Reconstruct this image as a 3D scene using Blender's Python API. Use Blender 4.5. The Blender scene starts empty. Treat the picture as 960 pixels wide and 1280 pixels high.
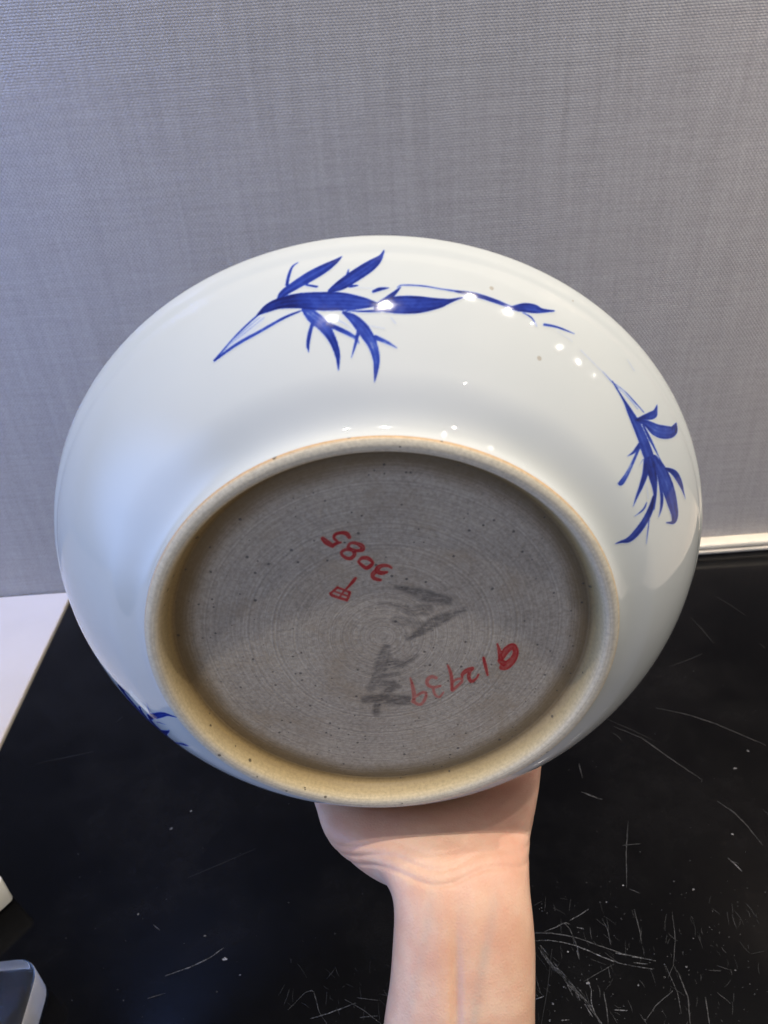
import bpy, bmesh, math, random
import numpy as np
from mathutils import Matrix, Vector

# ------------------------------------------------------------------ camera
H = 0.60; WALL_Y = 1.2975 * H                    # camera height above the table top
FPX, CX, CY = 961.0, 480.0, 640.0          # photograph: 960 x 1280
PITCH, ROLL = math.radians(33.0), math.radians(4.2)
fw = np.array([0, math.cos(PITCH), -math.sin(PITCH)]); rt = np.array([1., 0, 0]); dn = np.cross(fw, rt)
RT = math.cos(ROLL) * rt + math.sin(ROLL) * dn
DN = -math.sin(ROLL) * rt + math.cos(ROLL) * dn
CM = np.array([RT, DN, fw])
CAM = np.array([0, 0, H])
sc = bpy.context.scene
col = sc.collection
cd = bpy.data.cameras.new('camera'); cam = bpy.data.objects.new('camera', cd); col.objects.link(cam)
cd.sensor_fit = 'HORIZONTAL'; cd.sensor_width = 25.96; cd.lens = 25.96 * FPX / 960.0
cd.clip_start = 0.01; cd.clip_end = 50
cd.dof.use_dof = True; cd.dof.focus_distance = 0.36; cd.dof.aperture_fstop = 26.0 / 1.4
cam.matrix_world = Matrix(((RT[0], -DN[0], -fw[0], 0), (RT[1], -DN[1], -fw[1], 0), (RT[2], -DN[2], -fw[2], H), (0, 0, 0, 1)))
sc.camera = cam

# ------------------------------------------------------------------ light
w = bpy.data.worlds.new('World'); sc.world = w; w.use_nodes = True
# assumed ambient light: world colour tinted cool left to warm right, blending evenly between
wt_ = w.node_tree; bg = wt_.nodes['Background']; tcw = wt_.nodes.new('ShaderNodeTexCoord'); sxw = wt_.nodes.new('ShaderNodeSeparateXYZ')
mrw = wt_.nodes.new('ShaderNodeMapRange'); mrw.interpolation_type = 'SMOOTHSTEP'; mrw.inputs[1].default_value = -1.0; mrw.inputs[2].default_value = 0.7
rmw = wt_.nodes.new('ShaderNodeValToRGB'); rmw.color_ramp.elements[0].color = (0.52, 0.68, 1.05, 1); rmw.color_ramp.elements[1].color = (0.95, 0.90, 0.84, 1)
wt_.links.new(tcw.outputs['Generated'], sxw.inputs[0]); wt_.links.new(sxw.outputs[0], mrw.inputs[0]); wt_.links.new(mrw.outputs[0], rmw.inputs[0]); wt_.links.new(rmw.outputs[0], bg.inputs[0])
bg.inputs[1].default_value = 0.20
sc.view_settings.view_transform = 'Standard'; sc.view_settings.look = 'None'
sc.view_settings.exposure = 0.12; sc.view_settings.gamma = 1.0


def lamp(name, loc, target, size, power, color, shape='DISK', sy=None, spread=180, soft=False):
    l = bpy.data.lights.new(name, 'AREA'); l.shape = shape; l.size = size
    if sy: l.size_y = sy
    l.energy = power; l.color = color; l.spread = math.radians(spread)
    if soft:         # brightest in the middle of the diffuser, fading to its edges
        l.use_nodes = True; t = l.node_tree; em = next(n for n in t.nodes if n.type == 'EMISSION')
        gm = t.nodes.new('ShaderNodeNewGeometry'); sb = t.nodes.new('ShaderNodeVectorMath'); sb.operation = 'SUBTRACT'; sb.inputs[1].default_value = (.5, .5, 0)
        mk = t.nodes.new('ShaderNodeVectorMath'); mk.operation = 'MULTIPLY'; mk.inputs[1].default_value = (1, 1, 0)
        ln = t.nodes.new('ShaderNodeVectorMath'); ln.operation = 'LENGTH'
        mr = t.nodes.new('ShaderNodeMapRange'); mr.interpolation_type = 'SMOOTHERSTEP'
        for i, v in ((1, .12), (2, .5), (3, 2.3), (4, 0.0)): mr.inputs[i].default_value = v
        t.links.new(gm.outputs['Parametric'], sb.inputs[0]); t.links.new(sb.outputs[0], mk.inputs[0]); t.links.new(mk.outputs[0], ln.inputs[0])
        t.links.new(ln.outputs['Value'], mr.inputs[0]); t.links.new(mr.outputs[0], em.inputs['Strength'])
    o = bpy.data.objects.new(name, l); col.objects.link(o); o.location = loc
    o.rotation_euler = (Vector(target) - Vector(loc)).to_track_quat('-Z', 'Y').to_euler()
    return o


# the row of ceiling downlights above the counter, as mirrored in the glaze
for (x, y, p) in ((0.15, 0.04, 16.0), (-0.26, -0.06, 5.5), (0.85, 0.33, 9.0), (1.28, 0.32, 6.0), (1.65, 0.34, 3.0), (2.30, 0.20, 3.0),
                  (2.85, 0.2, 3.0), (3.6, 0.25, 3.0)):
    lamp('ceiling_downlight', (x, y, H + 1.5), (x, y + 0.02, 0), 0.028 if x > 0 and x < .5 else 0.014, p, (1.0, 0.92, 0.82))
lamp('ceiling_downlight', (1.1, -1.54, H + 1.5), (0.9, -1.2, 0), 0.045, 3.0, (1.0, 0.93, 0.83))
# unseen cool lamp assumed at the left, tinting wall and plate blue
lamp('assumed_cool_lamp', (-1.5, -0.55, H - 0.05), (0, -0.2, H - 0.1), 2.6, 23.0, (0.26, 0.46, 1.0), 'RECTANGLE', 2.0, soft=True)
# unseen lamps added to tint the wall, cool left and warm right
lamp('wall_tint_lamp', (-0.78, 0.655, H + 0.80), (-0.56, WALL_Y + 0.06, H + 0.02), 0.5, 2.3, (0.22, 0.38, 1.0), 'RECTANGLE', 0.08, spread=50)
lamp('wall_tint_lamp', (0.95, 0.655, H + 0.80), (0.72, WALL_Y + 0.06, H + 0.02), 0.5, 1.8, (1.0, 0.80, 0.62), 'RECTANGLE', 0.08, spread=50)
# broad soft fill lamp added behind the camera
lamp('fill_panel', (0.8, -1.6, H + 1.3), (0.15, 0.3, 0.3), 3.4, 8.0, (1.0, 0.91, 0.78), 'RECTANGLE', 2.6, soft=True)


# ------------------------------------------------------------------ helpers
def project(P):
    q = (np.asarray(P) - CAM) @ CM.T
    return np.stack([CX + FPX * q[..., 0] / q[..., 2], CY + FPX * q[..., 1] / q[..., 2]], -1)


def ray(x, y):
    return CM.T @ np.array([(x - CX) / FPX, (y - CY) / FPX, 1.0])


def on_plane(x, y, z=0.0):
    d = ray(x, y); return CAM + d * ((z - H) / d[2])


def mesh_obj(name, verts, faces, mat=None, parent=None, smooth=True):
    me = bpy.data.meshes.new(name)
    me.from_pydata([tuple(v) for v in verts], [], [tuple(int(i) for i in f) for f in faces])
    if smooth: me.shade_smooth()
    me.update()
    o = bpy.data.objects.new(name, me); col.objects.link(o)
    if mat: me.materials.append(mat)
    if parent: o.parent = parent
    return o


def set_attr(o, name, vals):
    a = o.data.attributes.new(name, 'FLOAT', 'POINT'); a.data.foreach_set('value', np.asarray(vals, np.float32))


def tag(o, label=None, cat=None, group=None, kind=None):
    for k, v in (('label', label), ('category', cat), ('group', group), ('kind', kind)):
        if v: o[k] = v
    return o


def empty(name, M):
    o = bpy.data.objects.new(name, None); col.objects.link(o); o.empty_display_size = 0.02
    o.matrix_world = M; return o


def box(name, lo, hi, mat, parent=None, bevel=0.0, seg=3):
    bm = bmesh.new(); bmesh.ops.create_cube(bm, size=1.0)
    for v in bm.verts:
        v.co = [lo[i] + (hi[i] - lo[i]) * (v.co[i] + 0.5) for i in range(3)]
    if bevel: bmesh.ops.bevel(bm, geom=list(bm.edges), offset=bevel, segments=seg, affect='EDGES', profile=0.5)
    me = bpy.data.meshes.new(name); bm.to_mesh(me); bm.free()
    if bevel: me.shade_smooth()
    o = bpy.data.objects.new(name, me); col.objects.link(o); me.materials.append(mat)
    if parent: o.parent = parent
    return o


class Mat:
    """small node-tree builder"""
    def __init__(s, name):
        s.m = bpy.data.materials.new(name); s.m.use_nodes = True
        s.t = s.m.node_tree; s.b = s.t.nodes['Principled BSDF']

    def n(s, typ, **kw):
        nd = s.t.nodes.new(typ)
        for k, v in kw.items():
            if k == 'op': nd.operation = v
            elif k == 'ins':
                for kk, vv in v.items(): s.put(nd.inputs[kk], vv)
            else: setattr(nd, k, v)
        return nd

    def put(s, sock, v):
        if isinstance(v, bpy.types.NodeSocket): s.t.links.new(v, sock)
        else: sock.default_value = v

    def set(s, **kw):
        for k, v in kw.items(): s.put(s.b.inputs[k.replace('_', ' ')], v)
        return s

    def coord(s, k='Object'): return s.n('ShaderNodeTexCoord').outputs[k]

    def attr(s, name): return s.n('ShaderNodeAttribute', attribute_name=name).outputs['Fac']

    def noise(s, vec, scale, detail=3, rough=.5, dist=0):
        return s.n('ShaderNodeTexNoise', ins={'Vector': vec, 'Scale': scale, 'Detail': detail, 'Roughness': rough, 'Distortion': dist}).outputs['Fac']

    def math(s, op, a, b=0.0, c=0.0, clamp=False):
        nd = s.n('ShaderNodeMath', op=op, use_clamp=clamp)
        s.put(nd.inputs[0], a); s.put(nd.inputs[1], b); s.put(nd.inputs[2], c); return nd.outputs[0]

    def ramp(s, fac, stops, interp='LINEAR'):
        nd = s.n('ShaderNodeValToRGB'); nd.color_ramp.interpolation = interp
        e = nd.color_ramp.elements
        while len(e) < len(stops): e.new(0.5)
        for i, (p, c) in enumerate(stops):
            e[i].position = p; e[i].color = (*c, 1) if len(c) == 3 else c
        s.put(nd.inputs[0], fac); return nd.outputs[0]

    def mix(s, fac, a, b, mode='MIX'):
        nd = s.n('ShaderNodeMix', data_type='RGBA', blend_type=mode)
        for i, v in ((0, fac), (6, a), (7, b)):
            s.put(nd.inputs[i], (*v, 1) if isinstance(v, tuple) and len(v) == 3 else v)
        return nd.outputs[2]

    def bump(s, h, dist, strength=1.0, normal=None):
        nd = s.n('ShaderNodeBump', ins={'Height': h, 'Distance': dist, 'Strength': strength})
        if normal: s.put(nd.inputs['Normal'], normal)
        return nd.outputs[0]

    def mapping(s, vec, scale):
        nd = s.n('ShaderNodeMapping'); s.put(nd.inputs[0], vec); nd.inputs['Scale'].default_value = scale; return nd.outputs[0]

    def sep(s, vec):
        nd = s.n('ShaderNodeSeparateXYZ'); s.put(nd.inputs[0], vec); return nd.outputs


# ------------------------------------------------------------------ materials
def mat_fabric():
    m = Mat('woven_wall_fabric'); co = m.coord()
    nd = m.n('ShaderNodeVectorMath', operation='ADD')
    wob = m.n('ShaderNodeTexNoise', ins={'Vector': co, 'Scale': 22.0, 'Detail': 3.0})
    sc_ = m.n('ShaderNodeVectorMath', operation='SCALE'); m.put(sc_.inputs[0], wob.outputs['Color']); sc_.inputs['Scale'].default_value = 0.0022
    m.put(nd.inputs[0], co); m.put(nd.inputs[1], sc_.outputs[0])
    x, y, z = m.sep(nd.outputs[0])
    # plain rib weave: rows 3.2 mm, dashes 4.4 mm, every other row shifted
    row = m.math('MULTIPLY', z, 1 / 0.0023)
    fl = m.math('FLOOR', row); par = m.math('MODULO', fl, 2.0)
    zz = m.math('SINE', m.math('MULTIPLY', m.math('FRACT', row), math.pi))
    xx = m.math('ADD', m.math('MULTIPLY', x, 1 / 0.0036), m.math('MULTIPLY', par, 0.5))
    xs = m.math('SINE', m.math('MULTIPLY', m.math('FRACT', xx), math.pi))
    h = m.math('MULTIPLY', m.math('POWER', zz, .8), m.math('ADD', 0.2, m.math('MULTIPLY', xs, .8)))
    slub = m.noise(m.mapping(co, (170, 170, 9)), 1.0, 2)          # vertical slubs
    slub2 = m.noise(m.mapping(co, (18, 18, 320)), 1.0, 2)
    fine = m.noise(co, 900, 2)
    v = m.math('ADD', m.math('MULTIPLY', slub, .5), m.math('MULTIPLY', slub2, .5))
    base = m.ramp(v, [(.3, (.275, .26, .255)), (.7, (.385, .37, .365))])
    c = m.mix(m.math('MULTIPLY', m.math('SUBTRACT', 1.0, h), .29), base, (.17, .165, .17))
    c = m.mix(.25, c, m.ramp(fine, [(.3, (.25, .25, .25)), (.7, (.58, .57, .57))]))
    m.set(Base_Color=c, Roughness=.75, Normal=m.bump(m.math('ADD', h, m.math('MULTIPLY', fine, .4)), .0006, .55))
    m.b.inputs['Specular IOR Level'].default_value = .25
    m.b.inputs['Sheen Weight'].default_value = .15
    return m.m


def mat_simple(name, c, rough, spec=.5, noise=None, bump=None):
    m = Mat(name); co = m.coord(); cc = (*c, 1)
    if noise:
        f = m.noise(co, noise[0], 4); cc = m.ramp(f, [(.3, tuple(k * (1 - noise[1]) for k in c)), (.7, tuple(min(1, k * (1 + noise[1])) for k in c))])
    m.set(Base_Color=cc, Roughness=rough); m.b.inputs['Specular IOR Level'].default_value = spec
    if bump: m.set(Normal=m.bump(m.noise(co, bump[0], 3), bump[1], 1.0))
    return m.m


def mat_table():
    m = Mat('black_gloss_top'); co = m.coord()
    f = m.noise(co, 9, 5, .6); g = m.noise(co, 160, 4, .6)
    r = m.math('ADD', m.math('MULTIPLY', f, .10), m.math('MULTIPLY', g, .06))
    c = m.ramp(m.noise(co, 6, 4), [(.3, (.0008, .0008, .0013)), (.75, (.002, .0019, .0023))])
    dust = m.math('MULTIPLY', m.ramp(m.noise(co, 5.5, 6, .7), [(.45, (0, 0, 0)), (.72, (1, 1, 1))]), m.ramp(m.noise(co, 1600, 3), [(.4, (.1, .1, .1)), (.7, (1, 1, 1))]))
    c = m.mix(m.math('MULTIPLY', dust, .045), c, (.30, .29, .29))
    m.set(Base_Color=c, Roughness=m.math('ADD', r, .03), Normal=m.bump(g, .00004, .6))
    m.b.inputs['Specular IOR Level'].default_value = .13
    return m.m


def mat_scratch():
    m = Mat('scratch_and_dust'); a = m.attr('tone'); co = m.coord()
    k = m.math('MULTIPLY', a, m.ramp(m.noise(co, 1100, 3), [(.38, (.06, .06, .06)), (.66, (1, 1, 1))]))
    m.set(Base_Color=m.mix(k, (.007, .007, .008), (.62, .62, .64)), Roughness=.6)
    return m.m


def mat_glaze():
    m = Mat('porcelain_glaze'); co = m.coord(); p = m.attr('pigment')
    tint = m.ramp(m.noise(co, 16, 4), [(.3, (.57, .60, .597)), (.7, (.62, .64, .632))])
    vo = m.n('ShaderNodeTexVoronoi', ins={'Vector': co, 'Scale': 75.0})
    speck = m.math('LESS_THAN', vo.outputs['Distance'], m.math('MULTIPLY', m.math('GREATER_THAN', m.sep(vo.outputs['Color'])[0], .93), .060))
    tint = m.mix(m.math('MULTIPLY', speck, .55), tint, (.33, .25, .16))
    n1 = m.noise(co, 420, 4, .6)
    n2 = m.noise(co, 95, 3, .6)
    pn = m.math('ADD', m.math('MULTIPLY', m.math('SUBTRACT', n1, .5), .55), m.math('MULTIPLY', m.math('SUBTRACT', n2, .5), .95))
    pp = m.math('ADD', p, m.math('MULTIPLY', pn, p), clamp=True)
    blue = m.ramp(pp, [(0, (.55, .62, .76)), (.25, (.18, .28, .64)), (.5, (.035, .07, .38)), (.7, (.016, .034, .25)), (.95, (.010, .014, .11))])
    c = m.mix(m.math('MULTIPLY', pp, 2.2, clamp=True), tint, blue)
    big = m.noise(co, 26, 3, .5); sm = m.noise(co, 300, 2)
    h = m.math('ADD', big, m.math('MULTIPLY', sm, .012))
    smu = m.ramp(m.noise(co, 38, 5, .7, .6), [(.5, (0, 0, 0)), (.72, (1, 1, 1))])
    m.set(Base_Color=c, Roughness=m.math('ADD', m.math('ADD', .03, m.math('MULTIPLY', smu, .07)), m.math('MULTIPLY', pp, .03)), Normal=m.bump(h, .0011, .25))
    m.b.inputs['Specular IOR Level'].default_value = .58
    m.b.inputs['Subsurface Weight'].default_value = .0
    return m.m


def clay_nodes(m, co):
    x, y, z = m.sep(co)
    rad = m.math('SQRT', m.math('ADD', m.math('MULTIPLY', x, x), m.math('MULTIPLY', y, y)))
    wob = m.math('ADD', rad, m.math('MULTIPLY', m.noise(co, 22, 2), .0022))
    cmb = m.n('ShaderNodeCombineXYZ'); m.put(cmb.inputs[0], wob)
    rings = m.math('ADD', m.math('MULTIPLY', m.noise(cmb.outputs[0], 620, 5, .75), .5), m.math('MULTIPLY', m.noise(cmb.outputs[0], 1500, 2, .5), .5))
    grain = m.noise(co, 900, 5, .65); blotch = m.noise(co, 28, 4, .6)
    return x, y, rad, rings, grain, blotch


def mat_base():
    m = Mat('unglazed_base_clay'); co = m.coord()
    x, y, rad, rings, grain, blotch = clay_nodes(m, co)
    c = m.ramp(blotch, [(.25, (.29, .24, .175)), (.5, (.40, .34, .26)), (.75, (.50, .43, .32))])
    c = m.mix(.38, c, m.ramp(grain, [(.34, (.18, .16, .13)), (.5, (.45, .395, .325)), (.68, (.68, .60, .50))]))
    c = m.mix(m.math('MULTIPLY', m.ramp(rings, [(.44, (0, 0, 0)), (.57, (1, 1, 1))]), .36), c, (.16, .14, .12))
    # golden brown kiln stain towards the wall of the recess
    c = m.mix(m.math('MULTIPLY', m.ramp(m.noise(co, 44, 5, .65, .4), [(.5, (0, 0, 0)), (.68, (1, 1, 1))]), .38), c, (.30, .225, .14))
    st = m.math('ADD', m.math('MULTIPLY', rad, 1.0), m.math('MULTIPLY', m.math('SUBTRACT', blotch, .5), .010))
    st = m.ramp(m.math('DIVIDE', st, .0697), [(.87, (0, 0, 0)), (.985, (1, 1, 1))], 'EASE')
    c = m.mix(m.math('MULTIPLY', st, .85), c, (.15, .10, .042))
    vo = m.n('ShaderNodeTexVoronoi', ins={'Vector': co, 'Scale': 640.0})
    sp = m.math('LESS_THAN', vo.outputs['Distance'], m.math('MULTIPLY', m.math('GREATER_THAN', m.sep(vo.outputs['Color'])[0], .74), m.math('MULTIPLY', m.math('POWER', m.sep(vo.outputs['Color'])[1], 3.0), .36)))
    c = m.mix(m.math('MULTIPLY', sp, .75), c, (.055, .05, .047))
    sm = m.attr('smear')
    sm = m.math('MULTIPLY', sm, m.ramp(m.noise(m.mapping(co, (260, 900, 1)), 1.0, 3, .6), [(.36, (.35, .35, .35)), (.55, (1, 1, 1))]))
    c = m.mix(m.math('MULTIPLY', sm, .92), c, (.060, .055, .052))
    rd = m.attr('ink')
    rdn = m.math('MULTIPLY', rd, m.ramp(m.noise(co, 800, 3), [(.25, (.8, .8, .8)), (.45, (1, 1, 1))]))
    redc = m.ramp(rd, [(.3, (.50, .09, .06)), (.7, (.42, .022, .018)), (1., (.30, .006, .010))])
    c = m.mix(rdn, c, redc)
    h = m.math('ADD', m.math('MULTIPLY', rings, .6), m.math('ADD', m.math('MULTIPLY', grain, .5), m.math('MULTIPLY', sp, -.8)))
    m.set(Base_Color=c, Roughness=.62, Normal=m.bump(h, .0005, 1.0))
    m.b.inputs['Specular IOR Level'].default_value = .3
    return m.m


def mat_foot():
    m = Mat('unglazed_foot_rim'); co = m.coord()
    x, y, rad, rings, grain, blotch = clay_nodes(m, co)
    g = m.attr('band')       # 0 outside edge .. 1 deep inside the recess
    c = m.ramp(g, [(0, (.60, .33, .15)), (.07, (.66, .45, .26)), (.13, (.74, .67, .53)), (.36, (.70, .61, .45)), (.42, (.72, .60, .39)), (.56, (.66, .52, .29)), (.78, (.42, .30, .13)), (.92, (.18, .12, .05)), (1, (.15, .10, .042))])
    c = m.mix(.38, c, m.ramp(grain, [(.3, (.36, .33, .28)), (.55, (.90, .88, .82)), (.75, (1.15, 1.15, 1.1))]), 'MULTIPLY')
    c = m.mix(m.math('MULTIPLY', m.ramp(rings, [(.45, (0, 0, 0)), (.6, (1, 1, 1))]), .35), c, (.28, .22, .14))
    vo = m.n('ShaderNodeTexVoronoi', ins={'Vector': co, 'Scale': 420.0})
    sp = m.math('LESS_THAN', vo.outputs['Distance'], m.math('MULTIPLY', m.math('GREATER_THAN', m.sep(vo.outputs['Color'])[0], .86), m.math('MULTIPLY', m.sep(vo.outputs['Color'])[1], .33)))
    sp = m.math('MULTIPLY', sp, m.math('GREATER_THAN', blotch, .5))
    c = m.mix(m.math('MULTIPLY', sp, .8), c, (.075, .06, .04))
    h = m.math('ADD', m.math('MULTIPLY', rings, .8), m.math('ADD', m.math('MULTIPLY', grain, .4), m.math('MULTIPLY', sp, -1.0)))
    m.set(Base_Color=c, Roughness=.5, Normal=m.bump(h, .0004, .8))
    m.b.inputs['Specular IOR Level'].default_value = .35
    return m.m


def mat_skin():
    m = Mat('skin'); co = m.coord()
    f = m.noise(co, 30, 4, .55); g = m.noise(co, 140, 3)
    c = m.ramp(f, [(.28, (.68, .40, .265)), (.5, (.76, .50, .355)), (.74, (.79, .55, .41))])
    fl = m.attr('flush')
    c = m.mix(m.math('MULTIPLY', fl, .45), c, (.62, .22, .17))
    c = m.mix(m.math('MULTIPLY', m.attr('vein'), .34), c, (.40, .38, .36))
    mot = m.noise(co, 85, 5, .65)
    c = m.mix(m.math('MULTIPLY', m.ramp(mot, [(.42, (1, 1, 1)), (.6, (0, 0, 0))]), .30), c, (.66, .30, .21))
    vo = m.n('ShaderNodeTexVoronoi', ins={'Vector': co, 'Scale': 700.0}, feature='DISTANCE_TO_EDGE')
    h = m.math('ADD', m.math('MULTIPLY', vo.outputs['Distance'], .5), m.math('MULTIPLY', g, 1.0))
    m.set(Base_Color=c, Roughness=.48, Normal=m.bump(h, .0006, .55))
    m.b.inputs['Subsurface Weight'].default_value = .22
    m.b.inputs['Subsurface Radius'].default_value = (1.0, .35, .2)
    m.b.inputs['Subsurface Scale'].default_value = .006
    m.b.inputs['Specular IOR Level'].default_value = .4
    return m.m


def mat_acrylic():
    m = Mat('clear_acrylic'); co = m.coord()
    m.set(Base_Color=(.93, .94, .98, 1), Roughness=m.math('MULTIPLY', m.noise(co, 120, 3), .10))
    m.b.inputs['Transmission Weight'].default_value = 1.0; m.b.inputs['IOR'].default_value = 1.49
    return m.m


def mat_frosted():
    m = Mat('frosted_acrylic_edge'); co = m.coord()
    m.set(Base_Color=m.ramp(m.noise(co, 90, 4), [(.3, (.72, .70, .72)), (.7, (.86, .83, .83))]), Roughness=.45)
    m.b.inputs['Transmission Weight'].default_value = .6
    return m.m


M_fabric, M_table, M_scratch = mat_fabric(), mat_table(), mat_scratch()
M_glaze, M_base, M_foot, M_skin = mat_glaze(), mat_base(), mat_foot(), mat_skin()
M_acrylic, M_frost = mat_acrylic(), mat_frosted()
M_trim = mat_simple('cream_metal_trim', (.62, .59, .51), .4, .5, (40, .06), (300, .0001))
M_trim2 = mat_simple('grey_sealant', (.42, .40, .36), .5, .4, (60, .12), (200, .0003))
M_white = mat_simple('white_laminate', (.62, .545, .46), .4, .4, (14, .03), (350, .00005))
M_cream = mat_simple('cream_lacquer', (.72, .70, .62), .35, .5, (50, .05))
M_dark = mat_simple('black_cabinet', (.012, .012, .013), .4, .4)

# ------------------------------------------------------------------ setting
WALL_Y = 1.2975 * H
EDGE_X = -0.676 * H
wall = tag(box('wall', (-2.6, WALL_Y + .012, -.75), (3.2, WALL_Y + .15, 1.9), M_fabric), kind='structure')
# counter: black top between two white ones
table = tag(empty('black_table', Matrix.Translation((0.2, WALL_Y / 2, -.75))),
            'glossy black scratched table top standing against the grey fabric wall', 'table')
TX1 = 0.78


def child(o, root):
    o.parent = root; o.matrix_parent_inverse = root.matrix_world.inverted(); return o


child(box('table_top', (EDGE_X, -.16, -.035), (TX1, WALL_Y + .004, 0), M_table, bevel=.0025), table)
child(box('cabinet', (EDGE_X + .02, -.12, -.75), (TX1 - .02, WALL_Y, -.0352), M_dark), table)
wt = tag(empty('white_table', Matrix.Translation((EDGE_X - .5, WALL_Y / 2, -.75))),
         'white table top adjoining the end of the black table where the acrylic stand lies', 'table')
child(box('table_top', (EDGE_X - 1.1, -.16, -.03), (EDGE_X - .0015, WALL_Y + .010, .0015), M_white, bevel=.002), wt)
child(box('cabinet', (EDGE_X - 1.08, -.12, -.75), (EDGE_X - .02, WALL_Y, -.0302), M_white), wt)
wt2 = tag(empty('white_table', Matrix.Translation((TX1 + .5, WALL_Y / 2, -.75))),
          'white table top adjoining the bare end of the black table', 'table')
child(box('table_top', (TX1 + .0015, -.16, -.03), (TX1 + 1.3, WALL_Y + .010, .0015), M_white, bevel=.002), wt2)
child(box('cabinet', (TX1 + .02, -.12, -.75), (TX1 + 1.28, WALL_Y, -.0302), M_white), wt2)
# trim along the wall foot, behind the black table
sk = box('skirting', (EDGE_X + .003, WALL_Y - .006, .0050), (TX1, WALL_Y + .0125, .0135), M_trim, bevel=.003); sk.parent = wall
sl = box('sealant_bead', (EDGE_X + .003, WALL_Y - .0085, .0), (TX1, WALL_Y + .0122, .0047), M_trim2, bevel=.0015); sl.parent = wall

# ------------------------------------------------------------------ scratches and dust on the black top
rng = np.random.default_rng(7); random.seed(7)
SV, SF, ST = [], [], []


def ribbon(pts, wid, tone):
    """thin raised score line on the table; pts in table metres, tapered at both ends"""
    pts = np.asarray(pts, float); n = len(pts)
    if n < 2: return
    t = np.gradient(pts, axis=0); t /= np.linalg.norm(t, axis=1)[:, None] + 1e-9
    nn = np.stack([-t[:, 1], t[:, 0]], 1); b = len(SV)
    for i in range(n):
        u = i / (n - 1); k = wid * .5 * (.25 + .75 * math.sin(math.pi * min(max(u, .04), .96)) ** .6) * random.uniform(.6, 1.3)
        for s in (-1, 1):
            SV.append((*(pts[i] + s * k * nn[i]), .00025)); ST.append(tone * random.uniform(.55, 1.2))
    for i in range(n - 1): SF.append((b + 2 * i, b + 2 * i + 2, b + 2 * i + 3, b + 2 * i + 1))


def pix_line(pp, wpx, tone, org=(0, 0), s=1.0, jit=.12):
    pp = np.array(pp, float) / s + np.array(org)
    d = np.r_[0, np.cumsum(np.hypot(*np.diff(pp, axis=0).T))]
    n = max(3, int(d[-1] / 4)); q = np.linspace(0, d[-1], n)
    xy = np.stack([np.interp(q, d, pp[:, 0]), np.interp(q, d, pp[:, 1])], 1) + rng.normal(0, jit, (n, 2))
    P = [on_plane(x, y)[:2] for x, y in xy]
    ribbon(P, wpx * .00030, tone * .8)


A = dict(org=(640, 1120), s=5.333)
pix_line([(155, 300), (240, 296), (330, 308), (420, 330), (520, 370), (620, 415), (720, 450), (830, 472), (935, 490)], 1.5, .75, **A)
pix_line([(760, 458), (850, 475), (935, 488)], 1.6, 1.0, **A)
pix_line([(155, 244), (250, 246), (360, 262), (450, 285), (540, 318), (640, 352), (740, 388), (840, 408), (958, 436)], 1.1, .45, **A)
pix_line([(800, 405), (880, 418), (958, 434)], 1.6, .85, **A)
pix_line([(690, 382), (770, 396)], 1.6, .7, **A)
pix_line([(810, 445), (900, 455)], 1.2, .5, **A)
pix_line([(215, 238), (290, 210), (352, 176), (385, 190)], 1.3, .6, **A)
pix_line([(385, 165), (440, 135), (512, 88)], 1.3, .6, **A)
pix_line([(350, 180), (385, 220), (410, 280), (440, 360), (450, 425)], 1.2, .45, **A)
pix_line([(432, 365), (448, 422)], 1.4, .7, **A)
for k in range(9):
    o = rng.normal(0, 9, 2)
    pix_line([(185 + o[0], 355 + o[1]), (245 + o[0] * .6, 440 + o[1]), (300 + o[0], 500), (380 + o[0], 590 + o[1]), (460 + o[0], 670), (520 + o[0] * .7, 740 + o[1]), (590 + o[0] * .5, 850)], 1.0, .42, **A)
for k in range(16):
    t = rng.uniform(0, 1); c = np.array([200, 370]) * (1 - t) + np.array([560, 800]) * t + rng.normal(0, 14, 2)
    pix_line([c - (20, 30), c + (rng.uniform(10, 40), rng.uniform(20, 60))], rng.uniform(1.0, 2.4), .5, **A)
pix_line([(510, 580), (528, 620), (530, 720), (560, 800), (600, 850)], 1.5, .6, **A)
pix_line([(155, 690), (215, 668)], 1.6, .8, **A)
pix_line([(155, 520), (190, 650)], 1.0, .4, **A)
pix_line([(685, 760), (768, 765)], 1.6, .85, **A)
pix_line([(330, 830), (380, 826)], 1.6, .85, **A)
pix_line([(430, 210), (480, 220)], 3.0, .5, **A)
pix_line([(600, 150), (640, 230), (660, 330)], 1.6, .22, **A)
pix_line([(815, 90), (850, 230), (865, 320)], 1.6, .2, **A)
pix_line([(480, 570), (600, 500), (680, 455)], .8, .3, **A)
pix_line([(640, 470), (655, 550)], .9, .4, **A)
pix_line([(612, 640), (630, 740), (640, 850)], 2.2, .2, **A)
B = dict(org=(640, 1000), s=3.0)
pix_line([(770, 5), (830, 45), (880, 95), (940, 170)], 3.0, .10, **B)
pix_line([(810, 218), (840, 245), (862, 268)], 2.4, .5, **B)
pix_line([(820, 230), (850, 240)], 1.4, .4, **B)
pix_line([(435, 80), (428, 200), (430, 330)], 1.1, .3, **B)
pix_line([(415, 170), (480, 165)], 2.0, .12, **B)
pix_line([(440, 335), (480, 350)], 1.4, .4, **B)
pix_line([(600, 420), (612, 520), (605, 620)], 1.4, .2, **B)
pix_line([(620, 640), (660, 740), (668, 840)], 2.6, .16, **B)
pix_line([(725, 740), (740, 840)], 2.4, .18, **B)
pix_line([(600, 720), (540, 770), (500, 830)], 1.2, .3, **B)
pix_line([(575, 620), (620, 720), (635, 800)], 1.1, .3, **B)
pix_line([(940, 35), (965, 60)], 1.2, .4, **B)
Cc = dict(org=(680, 640), s=3.4286)
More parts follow.
